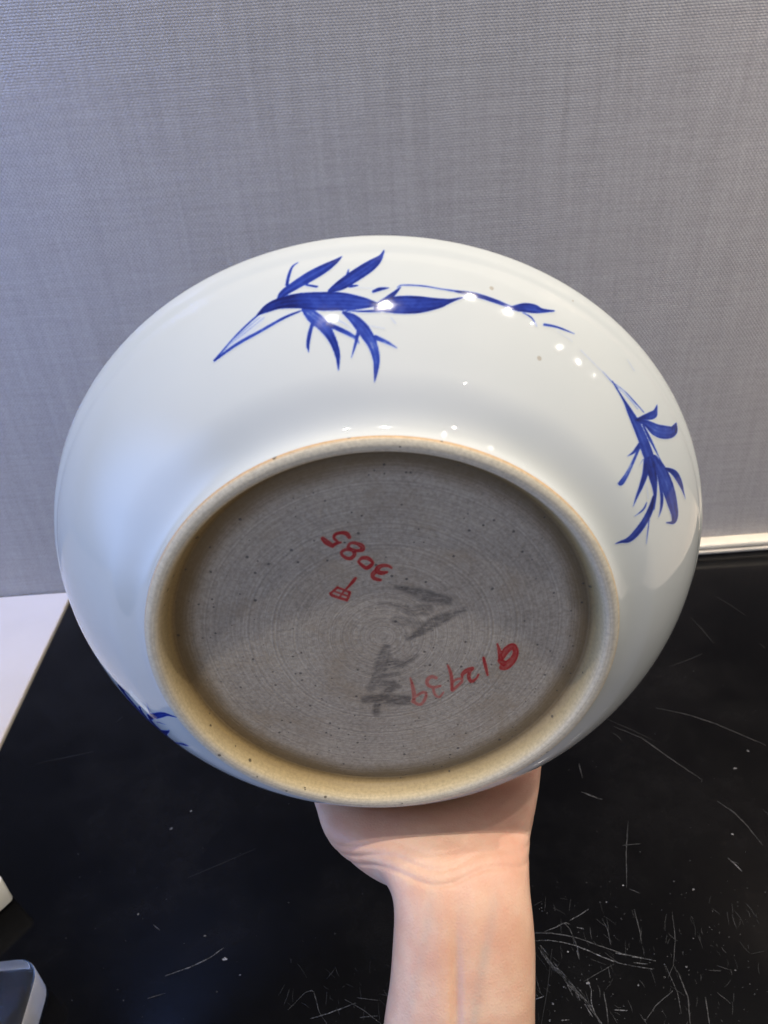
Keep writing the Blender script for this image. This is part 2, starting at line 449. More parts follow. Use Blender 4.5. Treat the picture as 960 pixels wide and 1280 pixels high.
pix_line([(300, 920), (420, 970), (560, 1070), (680, 1150)], 2.6, .12, **Cc)
pix_line([(480, 840), (620, 870), (740, 910), (950, 1000)], 3.2, .07, **Cc)
pix_line([(160, 1200), (250, 1234)], 2.0, .35, **Cc)
pix_line([(150, 1080), (165, 1140)], 2.5, .1, **Cc)
D = dict(org=(0, 1000), s=3.0)
pix_line([(620, 660), (720, 625), (790, 590), (838, 556)], 1.5, .6, **D)
pix_line([(555, 745), (620, 725)], 1.5, .15, **D)
pix_line([(575, 468), (600, 490)], 2.0, .12, **D)
Ee = dict(org=(360, 940), s=2.667)
pix_line([(75, 890), (140, 870), (225, 838)], 1.5, .85, **Ee)
pix_line([(0, 860), (60, 800), (85, 795), (105, 870), (130, 907)], 1.2, .4, **Ee)
pix_line([(190, 825), (250, 860), (310, 907)], 1.1, .35, **Ee)
pix_line([(240, 885), (300, 880)], 1.3, .5, **Ee)
pix_line([(230, 820), (300, 828)], 1.1, .4, **Ee)
pix_line([(820, 605), (880, 605), (958, 618)], 1.2, .4, **Ee)
for k in range(230):     # tangle of hairline scores in the worn area round the arm
    x = rng.uniform(340, 560) if k % 3 == 0 else rng.uniform(665, 950); y = rng.uniform(1195, 1330) if x < 600 else rng.uniform(1120, 1330)
    a = rng.normal(1.2, .5); l = rng.uniform(3, 22); c = rng.normal(0, .8)
    pix_line([(x, y), (x + l * .5 * math.cos(a) + c, y + l * .5 * math.sin(a)), (x + l * math.cos(a), y + l * math.sin(a))], rng.uniform(.5, 1.1), rng.uniform(.03, .20))
for k in range(60):     # sparse hairlines over the rest of the top
    x, y = rng.uniform(EDGE_X + .03, TX1 - .03), rng.uniform(-.1, WALL_Y - .05); a = rng.uniform(0, 6.3); l = rng.uniform(.008, .06)
    ribbon([(x, y), (x + l * .5 * math.cos(a) + .001, y + l * .5 * math.sin(a)), (x + l * math.cos(a), y + l * math.sin(a))], .0004, rng.uniform(.03, .10))


def fleck(x, y, r, tone):
    b = len(SV); k = random.randint(5, 7); ph = random.uniform(0, 6); e = random.uniform(.5, 1)
    for i in range(k):
        rr = r * random.uniform(.6, 1.25); SV.append((x + rr * math.cos(ph + i * 6.283 / k), y + e * rr * math.sin(ph + i * 6.283 / k), .0004)); ST.append(tone)
    SF.append(tuple(range(b, b + k)))


for (x, y, r, t) in ((239, 1014, 1.6, .8), (214, 1036, 2.6, .3), (281, 1199, 3.6, .7), (256, 1170, 2.0, .5), (173, 1143, 1.6, .3), (271, 1240, .9, .8), (300, 1219, 1.2, .4),
                     (935, 939, 2.6, .3), (919, 961, 3.4, .28), (915, 1043, 2.2, .7), (710, 1190, 1.4, 1.), (758, 1128, 1.2, .9), (779, 1107, 1.0, 1.), (691, 1255, 1.5, .7),
                     (687, 1276, 1.3, .8), (705, 1234, 1.4, .8), (798, 1232, 1.2, .8), (858, 1209, 1.2, .8), (919, 1213, 1.4, .4), (867, 1112, 2.2, .35), (735, 1229, 2.4, .5)):
    P = on_plane(x, y); fleck(P[0], P[1], r * .00055, t)
for k in range(420):
    x, y = (rng.uniform(660, 960), rng.uniform(1100, 1300)) if k % 2 else (rng.uniform(0, 960), rng.uniform(760, 1300))
    P = on_plane(x, y); fleck(P[0], P[1], rng.uniform(.00012, .00038), rng.uniform(.12, .8) * (1 if k % 2 else .5))
sco = mesh_obj('scratches', SV, SF, M_scratch, smooth=False); set_attr(sco, 'tone', np.clip(ST, 0, 1)); tag(sco, kind='stuff')
sco['label'] = 'fine white scratches and dust flecks on the black top'
child(sco, table)

# ------------------------------------------------------------------ plate
S = 0.72                                   # fitted plate units -> metres
pc = CAM + CM.T @ (np.array([-.0018, .0288, .4145]) * S)
pa = CM.T @ np.array([math.tan(.0258), math.tan(.5345), -1.]); pa /= np.linalg.norm(pa)
pX = np.array([1., 0, 0]) - pa * pa[0]; pX /= np.linalg.norm(pX); pY = np.cross(pa, pX)
PM = Matrix([[pX[i], pY[i], pa[i], pc[i]] for i in range(3)] + [[0, 0, 0, 1]])
plate = tag(empty('porcelain_plate', PM), 'blue and white porcelain plate held upright, unglazed underside facing the viewer', 'plate')
R_RIM, R_FT, H_B, NEXP = .170, .1073, .064, 1.4


def loc2world(L): return pc + L[..., 0:1] * pX + L[..., 1:2] * pY + L[..., 2:3] * pa


def bez(p0, p1, p2, p3, n):
    t = np.linspace(0, 1, n)[:, None]; p0, p1, p2, p3 = map(np.array, (p0, p1, p2, p3))
    return (1 - t) ** 3 * p0 + 3 * (1 - t) ** 2 * t * p1 + 3 * (1 - t) * t * t * p2 + t ** 3 * p3


sA = np.linspace(0, math.radians(60), 220)
oA = np.stack([R_FT + (R_RIM - R_FT) * np.cos(sA) ** (2 / NEXP), H_B * np.sin(sA) ** (2 / NEXP)], 1)
tA = oA[-1] - oA[-2]; tA /= np.linalg.norm(tA)
oB = bez(oA[-1], oA[-1] + tA * .0115, (.1092, .0590), (.1087, .0668), 60)
oC = np.array([(.1085, .0678), (.1083, .0688)])
outer = np.concatenate([oA, oB[1:], oC])
d = np.r_[0, np.cumsum(np.hypot(*np.diff(outer, axis=0).T))]
tt = np.linspace(0, d[-1], 260); outer = np.stack([np.interp(tt, d, outer[:, 0]), np.interp(tt, d, outer[:, 1])], 1)
tg = np.gradient(outer, axis=0); tg /= np.linalg.norm(tg, axis=1)[:, None]
ON = np.stack([tg[:, 1], -tg[:, 0]], 1)                       # outward normals
sm = lambda a, b, x: (lambda t: t * t * (3 - 2 * t))(np.clip((x - a) / (b - a), 0, 1))
lip = .00045 * (1 - sm(.0060, .0125, tt)) - .0003 * np.exp(-((tt - .0125) / .003) ** 2)   # thickened lip and the groove below it
outer = (outer + ON * lip[:, None]) * S; tt = tt * S
tg = np.gradient(outer, axis=0); tg /= np.linalg.norm(tg, axis=1)[:, None]; ON = np.stack([tg[:, 1], -tg[:, 0]], 1)


def lathe(name, prof, seg, mat, parent, closed_poles=False):
    prof = np.asarray(prof); n = len(prof); th = np.linspace(0, 2 * math.pi, seg, endpoint=False)
    V = np.stack([prof[:, None, 0] * np.cos(th), prof[:, None, 0] * np.sin(th), np.repeat(prof[:, 1:2], seg, 1)], -1).reshape(-1, 3)
    i, j = np.meshgrid(np.arange(n - 1), np.arange(seg), indexing='ij'); j2 = (j + 1) % seg
    F = np.stack([i * seg + j, i * seg + j2, (i + 1) * seg + j2, (i + 1) * seg + j], -1).reshape(-1, 4)
    o = mesh_obj(name, V, F, mat, parent); return o, V


T = .0052 * S
inn = np.stack([np.linspace(.1655, .118, 60), np.zeros(60)], 1)
inner = []
for r_, z_ in zip(outer[8:190:3, 0], outer[8:190:3, 1]): inner.append((r_ - T * .75, z_ - T * .85))
inner = np.array(inner); inner = inner[(inner[:, 1] > .0006 * S) & (inner[:, 1] < .0500 * S)]
ri = outer[0]
rimp = [(ri[0] - .0045 * S, .0010 * S), (ri[0] - .0043 * S, -.0010 * S), (ri[0] - .0030 * S, -.0022 * S), (ri[0] - .0014 * S, -.0018 * S), (ri[0] - .0003 * S, -.0008 * S)]
hid = np.array([(.1072, .0680), (.104, .0590), (.095, .0568), (.05, .0566), (.0003, .0566)]) * S
ctr = np.concatenate([[(.0003 * S, .0505 * S), (.05 * S, .0505 * S), (.09 * S, .0503 * S)]])
body_prof = np.concatenate([ctr, inner[::-1], rimp, outer, hid])
body, _ = lathe('body', body_prof[::-1], 512, M_glaze, plate)
body['label'] = 'white glazed porcelain body with a thickened rim'

foot_prof = np.array([(.10845, .0676), (.1086, .0688), (.1081, .0697), (.1068, .07035), (.1052, .0706), (.1036, .0704), (.1025, .0699), (.1018, .0690), (.1012, .0670), (.1008, .0650), (.1003, .0633), (.0998, .0616), (.0988, .0602), (.0974, .0594), (.0960, .0588)]) * S
fd = np.r_[0, np.cumsum(np.hypot(*np.diff(foot_prof, axis=0).T))]
ft = np.linspace(0, fd[-1], 40); fp = np.stack([np.interp(ft, fd, foot_prof[:, 0]), np.interp(ft, fd, foot_prof[:, 1])], 1)
for _ in range(2): fp[1:-1] = (fp[:-2] + 2 * fp[1:-1] + fp[2:]) / 4
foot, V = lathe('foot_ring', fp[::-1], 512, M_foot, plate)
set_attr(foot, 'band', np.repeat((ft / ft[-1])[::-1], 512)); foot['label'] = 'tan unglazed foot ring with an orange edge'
# the uneven thrown ring: a gentle wobble
co = np.empty(len(foot.data.vertices) * 3, np.float32); foot.data.vertices.foreach_get('co', co); co = co.reshape(-1, 3)
a_ = np.arctan2(co[:, 1], co[:, 0]); co[:, 2] += (.00012 * np.sin(3 * a_ + 1) + .00008 * np.sin(7 * a_)) * (ft / ft[-1] < .6).repeat(512)[::-1]
foot.data.vertices.foreach_set('co', co.ravel())


# ---- brush strokes measured on the photograph, carried onto the surface
def strokes_density(px, strokes, org, s, edge=1.5, load=1.0):
    """px (n,2) photo pixels; strokes [(strength, [(x,y,w)...])] in zoom pixels"""
    out = np.zeros(len(px))
    for st, pts in strokes:
        p = np.array(pts, float); xy = p[:, :2] / s + np.array(org); hw = p[:, 2] / s * .5
        # smooth the polyline
        n = len(xy); q = np.linspace(0, n - 1, (n - 1) * 6 + 1)
        def cr(v):
            i = np.clip(q.astype(int), 0, n - 2); t = q - i; g = lambda k: v[np.clip(k, 0, n - 1)]
            p0, p1, p2, p3 = g(i - 1), g(i), g(i + 1), g(i + 2)
            return .5 * (2 * p1 + (p2 - p0) * t + (2 * p0 - 5 * p1 + 4 * p2 - p3) * t ** 2 + (3 * p1 - p0 - 3 * p2 + p3) * t ** 3)
        X, Y, Wd = cr(xy[:, 0]), cr(xy[:, 1]), np.maximum(cr(hw), .25)
        m = hw.max() + 3
        sel = np.where((px[:, 0] > X.min() - m) & (px[:, 0] < X.max() + m) & (px[:, 1] > Y.min() - m) & (px[:, 1] < Y.max() + m))[0]
        if not len(sel): continue
        Q = px[sel]; best = np.full(len(sel), -1e9); pos = np.zeros(len(sel)); sgn = np.zeros(len(sel)); ph = (xy[0, 0] * 7.3 + xy[0, 1] * 3.1) % 6.28
        for k in range(len(X) - 1):
            a = np.array([X[k], Y[k]]); b = np.array([X[k + 1], Y[k + 1]]); ab = b - a
            t = np.clip(((Q - a) @ ab) / (ab @ ab + 1e-9), 0, 1)
            dd = np.hypot(Q[:, 0] - a[0] - t * ab[0], Q[:, 1] - a[1] - t * ab[1])
            vv = Wd[k] + t * (Wd[k + 1] - Wd[k]) - dd; up = vv > best; best[up] = vv[up]
            pos[up] = ((k + t) / (len(X) - 1))[up]; sgn[up] = ((ab[0] * (Q[:, 1] - a[1]) - ab[1] * (Q[:, 0] - a[0])) / (math.hypot(*ab) + 1e-9))[up]
        v = np.clip(.5 + best / edge, 0, 1) * st
        v *= 1 - .20 * np.clip((best - 1.2) / 3.5, 0, 1)           # brush loads pool towards the edges
        v *= 1 - load * (.22 * (.5 + .5 * np.sin(pos * 4.2 + ph)) + .07 * np.sin(sgn * 1.3 + ph + pos * 2) * (hw.max() > 3))   # brush load and bristle streaks
        out[sel] = np.maximum(out[sel], v)
    return out


Z1 = ((250, 300), 2.6667); Z2 = ((480, 330), 3.6923); Z3 = ((680, 440), 4.3636)
motif1 = [(1., [(192, 250, 6), (225, 228, 26), (265, 212, 36), (330, 203, 50), (400, 205, 62), (470, 205, 60), (540, 210, 40), (595, 215, 8)]),
          (.9, [(590, 225, 22), (650, 217, 56), (720, 216, 58), (790, 212, 36), (835, 203, 14), (878, 191, 4)]),
          (.85, [(602, 212, 18), (640, 185, 16), (668, 158, 4)]), (.8, [(470, 235, 4), (540, 238, 7), (600, 236, 10)]),
          (.85, [(258, 205, 6), (275, 180, 22), (320, 150, 30), (370, 120, 34), (420, 92, 28), (455, 70, 14), (472, 56, 3)]),
          (.8, [(355, 150, 8), (390, 156, 6)]), (.85, [(290, 150, 10), (296, 120, 10), (308, 90, 7), (326, 76, 3)]),
          (.88, [(432, 170, 12), (470, 150, 34), (520, 118, 40), (570, 85, 36), (600, 60, 18), (614, 34, 3)]),
          (.8, [(490, 118, 9), (496, 98, 3)]), (.9, [(500, 155, 10), (525, 152, 5)]),
          (.75, [(48, 402, 6), (110, 330, 6), (160, 280, 6), (192, 252, 6)]), (.8, [(48, 402, 8), (120, 350, 11), (200, 305, 11), (280, 260, 9), (335, 237, 5)]),
          (.5, [(60, 390, 4), (130, 318, 4), (200, 258, 3)]), (.45, [(80, 365, 3), (150, 310, 4), (215, 258, 3)]), (.16, [(50, 400, 6), (110, 345, 30), (160, 300, 40), (205, 265, 20)]),
          (.8, [(345, 232, 14), (375, 255, 42), (410, 285, 40), (440, 330, 28), (458, 380, 18), (462, 435, 3)]),
          (.75, [(378, 270, 12), (366, 310, 13), (360, 350, 11), (363, 374, 3)]), (.75, [(425, 280, 14), (480, 305, 17), (515, 325, 14), (530, 345, 4)]), (.35, [(430, 252, 3), (480, 278, 5), (510, 300, 3)]),
          (.82, [(478, 242, 10), (510, 262, 30), (545, 300, 42), (575, 350, 34), (588, 400, 24), (586, 440, 15), (582, 472, 3)]),
          (.75, [(530, 290, 12), (520, 340, 11), (505, 392, 3)]), (.75, [(585, 325, 17), (620, 340, 14), (656, 360, 4)]), (.25, [(560, 285, 3), (615, 295, 4)]),
          (.8, [(578, 172, 10), (600, 164, 12), (630, 160, 3)]), (.4, [(638, 260, 4), (652, 278, 4)]), (.2, [(520, 158, 3), (580, 162, 4)])]
vine = [(.6, [(60, 110, 4), (85, 98, 7), (180, 102, 7), (260, 115, 7), (340, 127, 11)]), (.88, [(330, 126, 8), (400, 138, 18), (460, 154, 20), (530, 178, 18), (590, 203, 14)]),
        (.95, [(570, 205, 8), (610, 203, 28), (650, 202, 42), (690, 207, 42), (730, 216, 22), (785, 217, 7)]), (.75, [(640, 225, 5), (680, 248, 7), (705, 288, 3)]),
        (.7, [(740, 280, 14), (800, 292, 10), (885, 325, 3)]), (.25, [(800, 310, 4), (860, 350, 4), (910, 400, 4), (990, 462, 4), (1010, 500, 4)])]
motif2 = [(.3, [(200, -10, 5), (280, 70, 5), (330, 120, 6), (380, 175, 7)]), (.6, [(375, 165, 6), (440, 215, 7), (500, 280, 7), (545, 330, 5)]), (.5, [(390, 182, 5), (450, 240, 6), (512, 312, 4)]),
          (.5, [(320, 108, 6), (375, 168, 8)]),
          (.9, [(372, 160, 6), (430, 255, 12), (470, 330, 32), (505, 400, 46), (535, 470, 52), (560, 540, 58), (585, 610, 50)]),
          (.85, [(500, 370, 10), (545, 357, 28), (590, 345, 44), (606, 325, 26), (617, 287, 3)]), (.9, [(510, 375, 14), (560, 390, 36), (610, 425, 66), (660, 438, 74), (700, 432, 52), (720, 388, 6)]),
          (.75, [(540, 400, 10), (575, 470, 16), (600, 520, 12), (635, 590, 6), (660, 630, 5)]),
          (.75, [(520, 500, 14), (490, 545, 16), (455, 568, 4)]), (.7, [(520, 520, 14), (480, 610, 18), (450, 670, 24), (420, 714, 28), (403, 717, 6)]), (.5, [(540, 585, 6), (522, 615, 3)]),
          (.82, [(560, 590, 34), (552, 660, 32), (530, 730, 24), (505, 790, 14), (486, 842, 3)]), (.85, [(575, 590, 44), (592, 670, 46), (603, 740, 28), (605, 800, 14), (600, 860, 4)]),
          (.95, [(600, 580, 40), (640, 650, 60), (675, 740, 66), (700, 830, 54), (712, 890, 38), (704, 928, 20), (668, 931, 5)]), (.75, [(620, 660, 10), (640, 770, 18), (640, 840, 15), (625, 900, 3)]),
          (.85, [(665, 635, 12), (710, 660, 32), (740, 710, 26), (758, 760, 10), (770, 800, 3)]),
          (.92, [(597, 788, 12), (580, 860, 30), (545, 930, 34), (500, 990, 36), (460, 1025, 28), (420, 1035, 14), (390, 1045, 4)]),
          (.7, [(560, 820, 4), (540, 860, 10), (495, 895, 3)]), (.55, [(575, 900, 6), (565, 980, 8), (558, 1045, 3)]), (.3, [(560, 720, 4), (568, 800, 4)]), (.22, [(455, 40, 4), (478, 80, 5), (492, 102, 6)])]


def world_of(th, k):
    """points of the outer surface for angle th and (float) profile distance"""
    r = np.interp(k, tt, outer[:, 0]); z = np.interp(k, tt, outer[:, 1])
    nr = np.interp(k, tt, ON[:, 0]); nz = np.interp(k, tt, ON[:, 1])
    return r, z, nr, nz


def painting(name, th0, th1, k0, k1, evals, label, turn=0.0, step=.00034, squeeze=0.0):
    nth = int((th1 - th0) * .10 / step); nk = int((k1 - k0) / step)
    th, k = np.meshgrid(np.linspace(th0, th1, nth), np.linspace(k0, k1, nk), indexing='ij'); th, k = th.ravel(), k.ravel()
    r, z, nr, nz = world_of(th, k)
    L = np.stack([r * np.cos(th), r * np.sin(th), z], 1); px = project(loc2world(L))
    den = np.zeros(len(th))
    for stk, (org, s) in evals: den = np.maximum(den, strokes_density(px, stk, org, s))
    r += nr * .00005; z = z + nz * .00005
    V = np.stack([r * np.cos(th + turn), r * np.sin(th + turn), z], 1)
    i, j = np.meshgrid(np.arange(nth - 1), np.arange(nk - 1), indexing='ij')
    F = np.stack([i * nk + j, (i + 1) * nk + j, (i + 1) * nk + j + 1, i * nk + j + 1], -1).reshape(-1, 4)
    F = F[den[F].max(1) > .004]
    # grow by one ring so the painted patch ends on clean glaze
    used = np.unique(F); mp = np.full(len(V), -1); mp[used] = np.arange(len(used))
    o = mesh_obj(name, V[used], mp[F], M_glaze, plate); set_attr(o, 'pigment', den[used])
    # normals: exact surface normal so the glaze runs through
    nn = np.stack([nr * np.cos(th + turn), nr * np.sin(th + turn), nz], 1)[used]
    o.data.normals_split_custom_set_from_vertices([tuple(v) for v in nn])
    o['label'] = label; return o


D2R = math.pi / 180
kmax = tt[-1]
painting('painted_bamboo', 55 * D2R, 140 * D2R, .004, kmax * .93, [(motif1, Z1), (vine, Z2)], 'cobalt blue bamboo spray with a long thin vine')
painting('painted_bamboo', -20 * D2R, 62 * D2R, .004, kmax * .93, [(motif2, Z3)], 'cobalt blue drooping bamboo cluster')
painting('painted_bamboo', -20 * D2R, 62 * D2R, .004, kmax * .93, [(motif2, Z3)], 'cobalt blue bamboo cluster by the lower rim', turn=-181 * D2R)

# ---- unglazed base, turned grooves, smears
RB = .0968 * S; ZB = .0592 * S
nr_, nt_ = 150, 420
rr = np.linspace(.00005, RB, nr_); th = np.linspace(0, 2 * math.pi, nt_, endpoint=False)
rg, tg_ = np.meshgrid(rr, th, indexing='ij')
V = np.stack([rg * np.cos(tg_), rg * np.sin(tg_), np.full_like(rg, ZB)], -1).reshape(-1, 3)
i, j = np.meshgrid(np.arange(nr_ - 1), np.arange(nt_), indexing='ij'); j2 = (j + 1) % nt_
F = np.stack([i * nt_ + j, (i + 1) * nt_ + j, (i + 1) * nt_ + j2, i * nt_ + j2], -1).reshape(-1, 4)
base = mesh_obj('base', V, F, M_base, plate); base['label'] = 'grey brown unglazed base with fine turning rings'
ZS = ((440, 720), 6.0)
smear = [(.75, [(330, 85, 20), (450, 110, 50), (560, 150, 80), (660, 175, 70), (730, 185, 40)]), (.5, [(200, 205, 20), (330, 215, 25), (430, 255, 60), (560, 250, 90)]),
         (.45, [(330, 330, 60), (430, 350, 70), (520, 370, 60)]), (.8, [(420, 470, 25), (520, 410, 55), (620, 345, 75), (720, 305, 60), (790, 275, 25), (850, 250, 25)]),
         (.55, [(260, 540, 60), (230, 640, 90), (200, 740, 80), (140, 840, 60)]), (.6, [(280, 640, 60), (380, 660, 50), (490, 598, 16)]),
         (.55, [(170, 760, 40), (270, 745, 40), (350, 735, 20)]), (.6, [(200, 810, 40), (300, 815, 60), (350, 830, 30)]), (.7, [(300, 840, 50), (240, 890, 60), (190, 960, 50), (180, 1025, 45)]),
         (.8, [(90, 925, 45), (200, 920, 55), (330, 930, 70), (440, 930, 55)])]
pxv = project(loc2world(V)); set_attr(base, 'smear', strokes_density(pxv, [(min(1, q * 1.35), [(x, y, k * 1.1) for x, y, k in pp]) for q, pp in smear], *ZS, edge=5, load=.6))
ZA = ((395, 655), 9.143); ZN = ((500, 790), 6.0)
num1 = [(1, [(78, 168, 40), (120, 208, 52), (188, 250, 40)]), (1, [(185, 250, 30), (235, 222, 30), (285, 210, 18)]), (.95, [(245, 200, 24), (205, 160, 28), (222, 118, 30), (290, 100, 32), (350, 112, 42), (380, 150, 38)]),
        (.95, [(365, 265, 30), (390, 222, 26), (450, 218, 30), (520, 250, 46), (532, 290, 42), (480, 305, 30), (420, 300, 36), (368, 268, 30)]), (.95, [(420, 300, 30), (340, 292, 30), (290, 330, 28), (322, 375, 30), (390, 395, 35), (440, 352, 35), (428, 310, 34)]),
        (.95, [(485, 430, 24), (520, 392, 32), (590, 392, 38), (648, 440, 28), (620, 480, 38), (572, 502, 36), (512, 460, 30), (485, 430, 24)]),
        (1, [(862, 502, 20), (820, 476, 28), (750, 478, 36), (702, 512, 48), (705, 545, 40), (755, 560, 40), (812, 550, 22)]), (1, [(700, 530, 50), (652, 570, 42), (652, 610, 36), (690, 630, 34), (738, 640, 26)])]
mark = [(.95, [(452, 620, 26), (420, 660, 32), (380, 705, 22), (335, 755, 22)]), (.95, [(162, 795, 22), (205, 760, 22), (246, 725, 24)]), (.9, [(246, 725, 22), (320, 755, 22), (386, 782, 26)]), (.95, [(386, 782, 26), (372, 830, 26), (352, 872, 26)]),
        (.95, [(352, 868, 28), (270, 845, 26), (185, 815, 28), (162, 795, 20)]), (.85, [(205, 768, 16), (290, 798, 20), (368, 826, 18)]), (.85, [(325, 755, 18), (295, 800, 18), (265, 842, 18)])]
num2 = [(1, [(730, 90, 10), (745, 140, 22), (755, 205, 30)]), (1, [(760, 195, 36), (800, 135, 42), (848, 108, 38), (868, 150, 36), (848, 205, 42), (800, 250, 50), (765, 265, 34)]), (.95, [(750, 215, 30), (775, 235, 40)]),
        (.9, [(627, 195, 16), (640, 250, 20), (657, 322, 13)]), (.85, [(588, 320, 12), (570, 350, 13), (535, 370, 20), (516, 340, 22), (522, 300, 20), (545, 272, 18), (500, 290, 26), (468, 318, 20), (468, 345, 10)]),
        (.78, [(358, 250, 10), (375, 290, 18), (388, 350, 20), (390, 435, 18)]), (.68, [(395, 438, 18), (430, 405, 16), (465, 370, 16), (452, 350, 14), (415, 360, 13), (396, 380, 13)]),
        (.62, [(272, 345, 18), (235, 335, 20), (206, 360, 22), (208, 395, 20), (250, 415, 16), (302, 404, 14)]), (.6, [(250, 428, 16), (262, 468, 15), (295, 488, 13), (326, 452, 9)]),
        (.62, [(78, 345, 8), (95, 410, 20), (106, 470, 24), (102, 522, 22)]), (.6, [(95, 520, 18), (150, 545, 16), (186, 505, 18), (195, 460, 16), (165, 455, 16), (120, 482, 13)])]


def plane_hit(x, y):
    o, dd = CAM, ray(x, y); p0 = pc + pa * ZB; t = ((p0 - o) @ pa) / (dd @ pa); P = o + dd * t - pc; return np.array([P @ pX, P @ pY])


def inscription(name, stk, Z, label, step=.00022):
    allp = np.array([p[:2] for _, s in stk for p in s]) / Z[1] + np.array(Z[0])
    lo, hi = allp.min(0) - 4, allp.max(0) + 4
    cs = np.array([plane_hit(x, y) for x in (lo[0], hi[0]) for y in (lo[1], hi[1])]); a, b = cs.min(0), cs.max(0)
    nx, ny = int((b[0] - a[0]) / step), int((b[1] - a[1]) / step)
    X, Y = np.meshgrid(np.linspace(a[0], b[0], nx), np.linspace(a[1], b[1], ny), indexing='ij')
    V = np.stack([X.ravel(), Y.ravel(), np.full(X.size, ZB + .00006)], 1); den = strokes_density(project(loc2world(V)), [(min(1, q * 1.1), [(x, y, k * 1.2 + 3) for x, y, k in pp]) for q, pp in stk], *Z, edge=.9, load=.4)
    i, j = np.meshgrid(np.arange(nx - 1), np.arange(ny - 1), indexing='ij')
    F = np.stack([i * ny + j, (i + 1) * ny + j, (i + 1) * ny + j + 1, i * ny + j + 1], -1).reshape(-1, 4); F = F[den[F].max(1) > .02]
    used = np.unique(F); mp = np.full(len(V), -1); mp[used] = np.arange(len(used))
    o = mesh_obj(name, V[used], mp[F], M_base, plate); set_attr(o, 'ink', den[used]); set_attr(o, 'smear', np.zeros(len(used))); o['label'] = label


inscription('red_number', num1, ZA, 'red handwritten number 3085')
inscription('red_number', num2, ZN, 'red handwritten number G12939')
inscription('red_mark', mark, ZA, 'small red boxed character mark')


# ------------------------------------------------------------------ forearm and hand (one continuous skin)
def cp(x, y, dep): return CAM + ray(x, y) * dep * S       # dep in plate units


def wv(x, y, z): return CAM + np.array([x, y, z]) * S     # plate-unit point relative to the camera


def loft(bm, rings):
    prev = None; first = None
    for R_ in rings:
        vs = [bm.verts.new(p) for p in R_]
        if prev:
            n = len(vs)
            for i in range(n): bm.faces.new((prev[i], prev[(i + 1) % n], vs[(i + 1) % n], vs[i]))
        else: first = vs
        prev = vs
    bm.faces.new(first[::-1]); bm.faces.new(prev)


def interp_sections(secs, n):
    """secs: rows of floats; catmull-rom resample"""
    v = np.array(secs, float); m = len(v); q = np.linspace(0, m - 1, n); i = np.clip(q.astype(int), 0, m - 2); t = (q - i)[:, None]
    g = lambda k: v[np.clip(k, 0, m - 1)]
    p0, p1, p2, p3 = g(i - 1), g(i), g(i + 1), g(i + 2)
    return .5 * (2 * p1 + (p2 - p0) * t + (2 * p0 - 5 * p1 + 4 * p2 - p3) * t ** 2 + (3 * p1 - p0 - 3 * p2 + p3) * t ** 3)


bm = bmesh.new()
secs = []      # centre xyz, half width, half thickness front, back, cup
rows = [  # left px, right px, centre px, y px, depth, thick front, back, cup
    (480, 668, 574, 1280, .418, .026, .030, 0), (487, 668, 577, 1232, .418, .0255, .029, 0), (491, 668, 579, 1180, .419, .0245, .028, 0), (492.5, 665, 579, 1140, .421, .0235, .027, 0),
    (488, 662, 577, 1115, .424, .0225, .026, 0), (472, 661, 573, 1092, .430, .022, .025, .05), (436, 661, 568, 1072, .439, .021, .024, .15), (408, 663, 562, 1053, .449, .019, .023, .28), (396, 669, 557, 1030, .466, .017, .022, .42),
    (392, 674, 553, 1008, .488, .016, .021, .6)]
for l, r, c0_, y, dp, a, b, c in rows:
    k_ = dp / FPX * S
    secs.append((*cp(c0_, y, dp), (c0_ - l) * k_, (r - c0_) * k_, a * S, b * S, c))
s0, s1 = np.array(secs[0][:3]), np.array(secs[3][:3]); dirn = (s0 - s1) / np.linalg.norm(s0 - s1)
pre = []
for dist, hw, a, b in ((.30, .043, .041, .041), (.22, .0425, .039, .039), (.12, .038, .032, .034), (.04, .0325, .0235, .026)):
    d2 = dirn * np.array([1, 1.5, .62]) if dist > .05 else dirn
    pre.append((*(s0 + d2 * dist), hw, hw, a, b, 0))
post = [(*wv(.024, .334, -.438), .068 * S, .068 * S, .017 * S, .021 * S, .80), (*wv(.024, .347, -.440), .063 * S, .063 * S, .014 * S, .016 * S, .65)]
secs = pre + secs + post
R = interp_sections(secs, 90)
rings = []
cen = R[:, :3]; tg2 = np.gradient(cen, axis=0); tg2 /= np.linalg.norm(tg2, axis=1)[:, None]
for k in range(len(R)):
    lat = RT; nrm = np.cross(lat, tg2[k]); nrm /= np.linalg.norm(nrm)
    if nrm @ (CAM - cen[k]) < 0: nrm = -nrm
    hl, hr, a, b, cup = R[k, 3:8]; ring = []
    for i in range(48):
        ph = 2 * math.pi * i / 48; cu, sn = math.cos(ph), math.sin(ph)
        e = .86
        u = math.copysign(abs(cu) ** e, cu); v = math.copysign(abs(sn) ** e, sn); hw = hr if u > 0 else hl
        ring.append(cen[k] + lat * hw * u + nrm * ((a if v > 0 else b) * v + cup * .055 * S * (abs(u) ** 2.2 - .25) * .62))
    rings.append(ring)
loft(bm, rings)


def tube(path, n=26, flat=.92):
    Q = interp_sections(path, n); c = Q[:, :3]; t = np.gradient(c, axis=0); t /= np.linalg.norm(t, axis=1)[:, None]; rs = []
    for k in range(n):
        a = np.array([1., 0, 0]) - t[k] * t[k][0]; a /= np.linalg.norm(a); b = np.cross(t[k], a)
        rs.append([c[k] + Q[k, 3] * (math.cos(x) * a + flat * math.sin(x) * b) for x in np.linspace(0, 2 * math.pi, 20, endpoint=False)])
    loft(bm, rs)


def P(x, y, z, r): return (*wv(x, y, z), r * S)


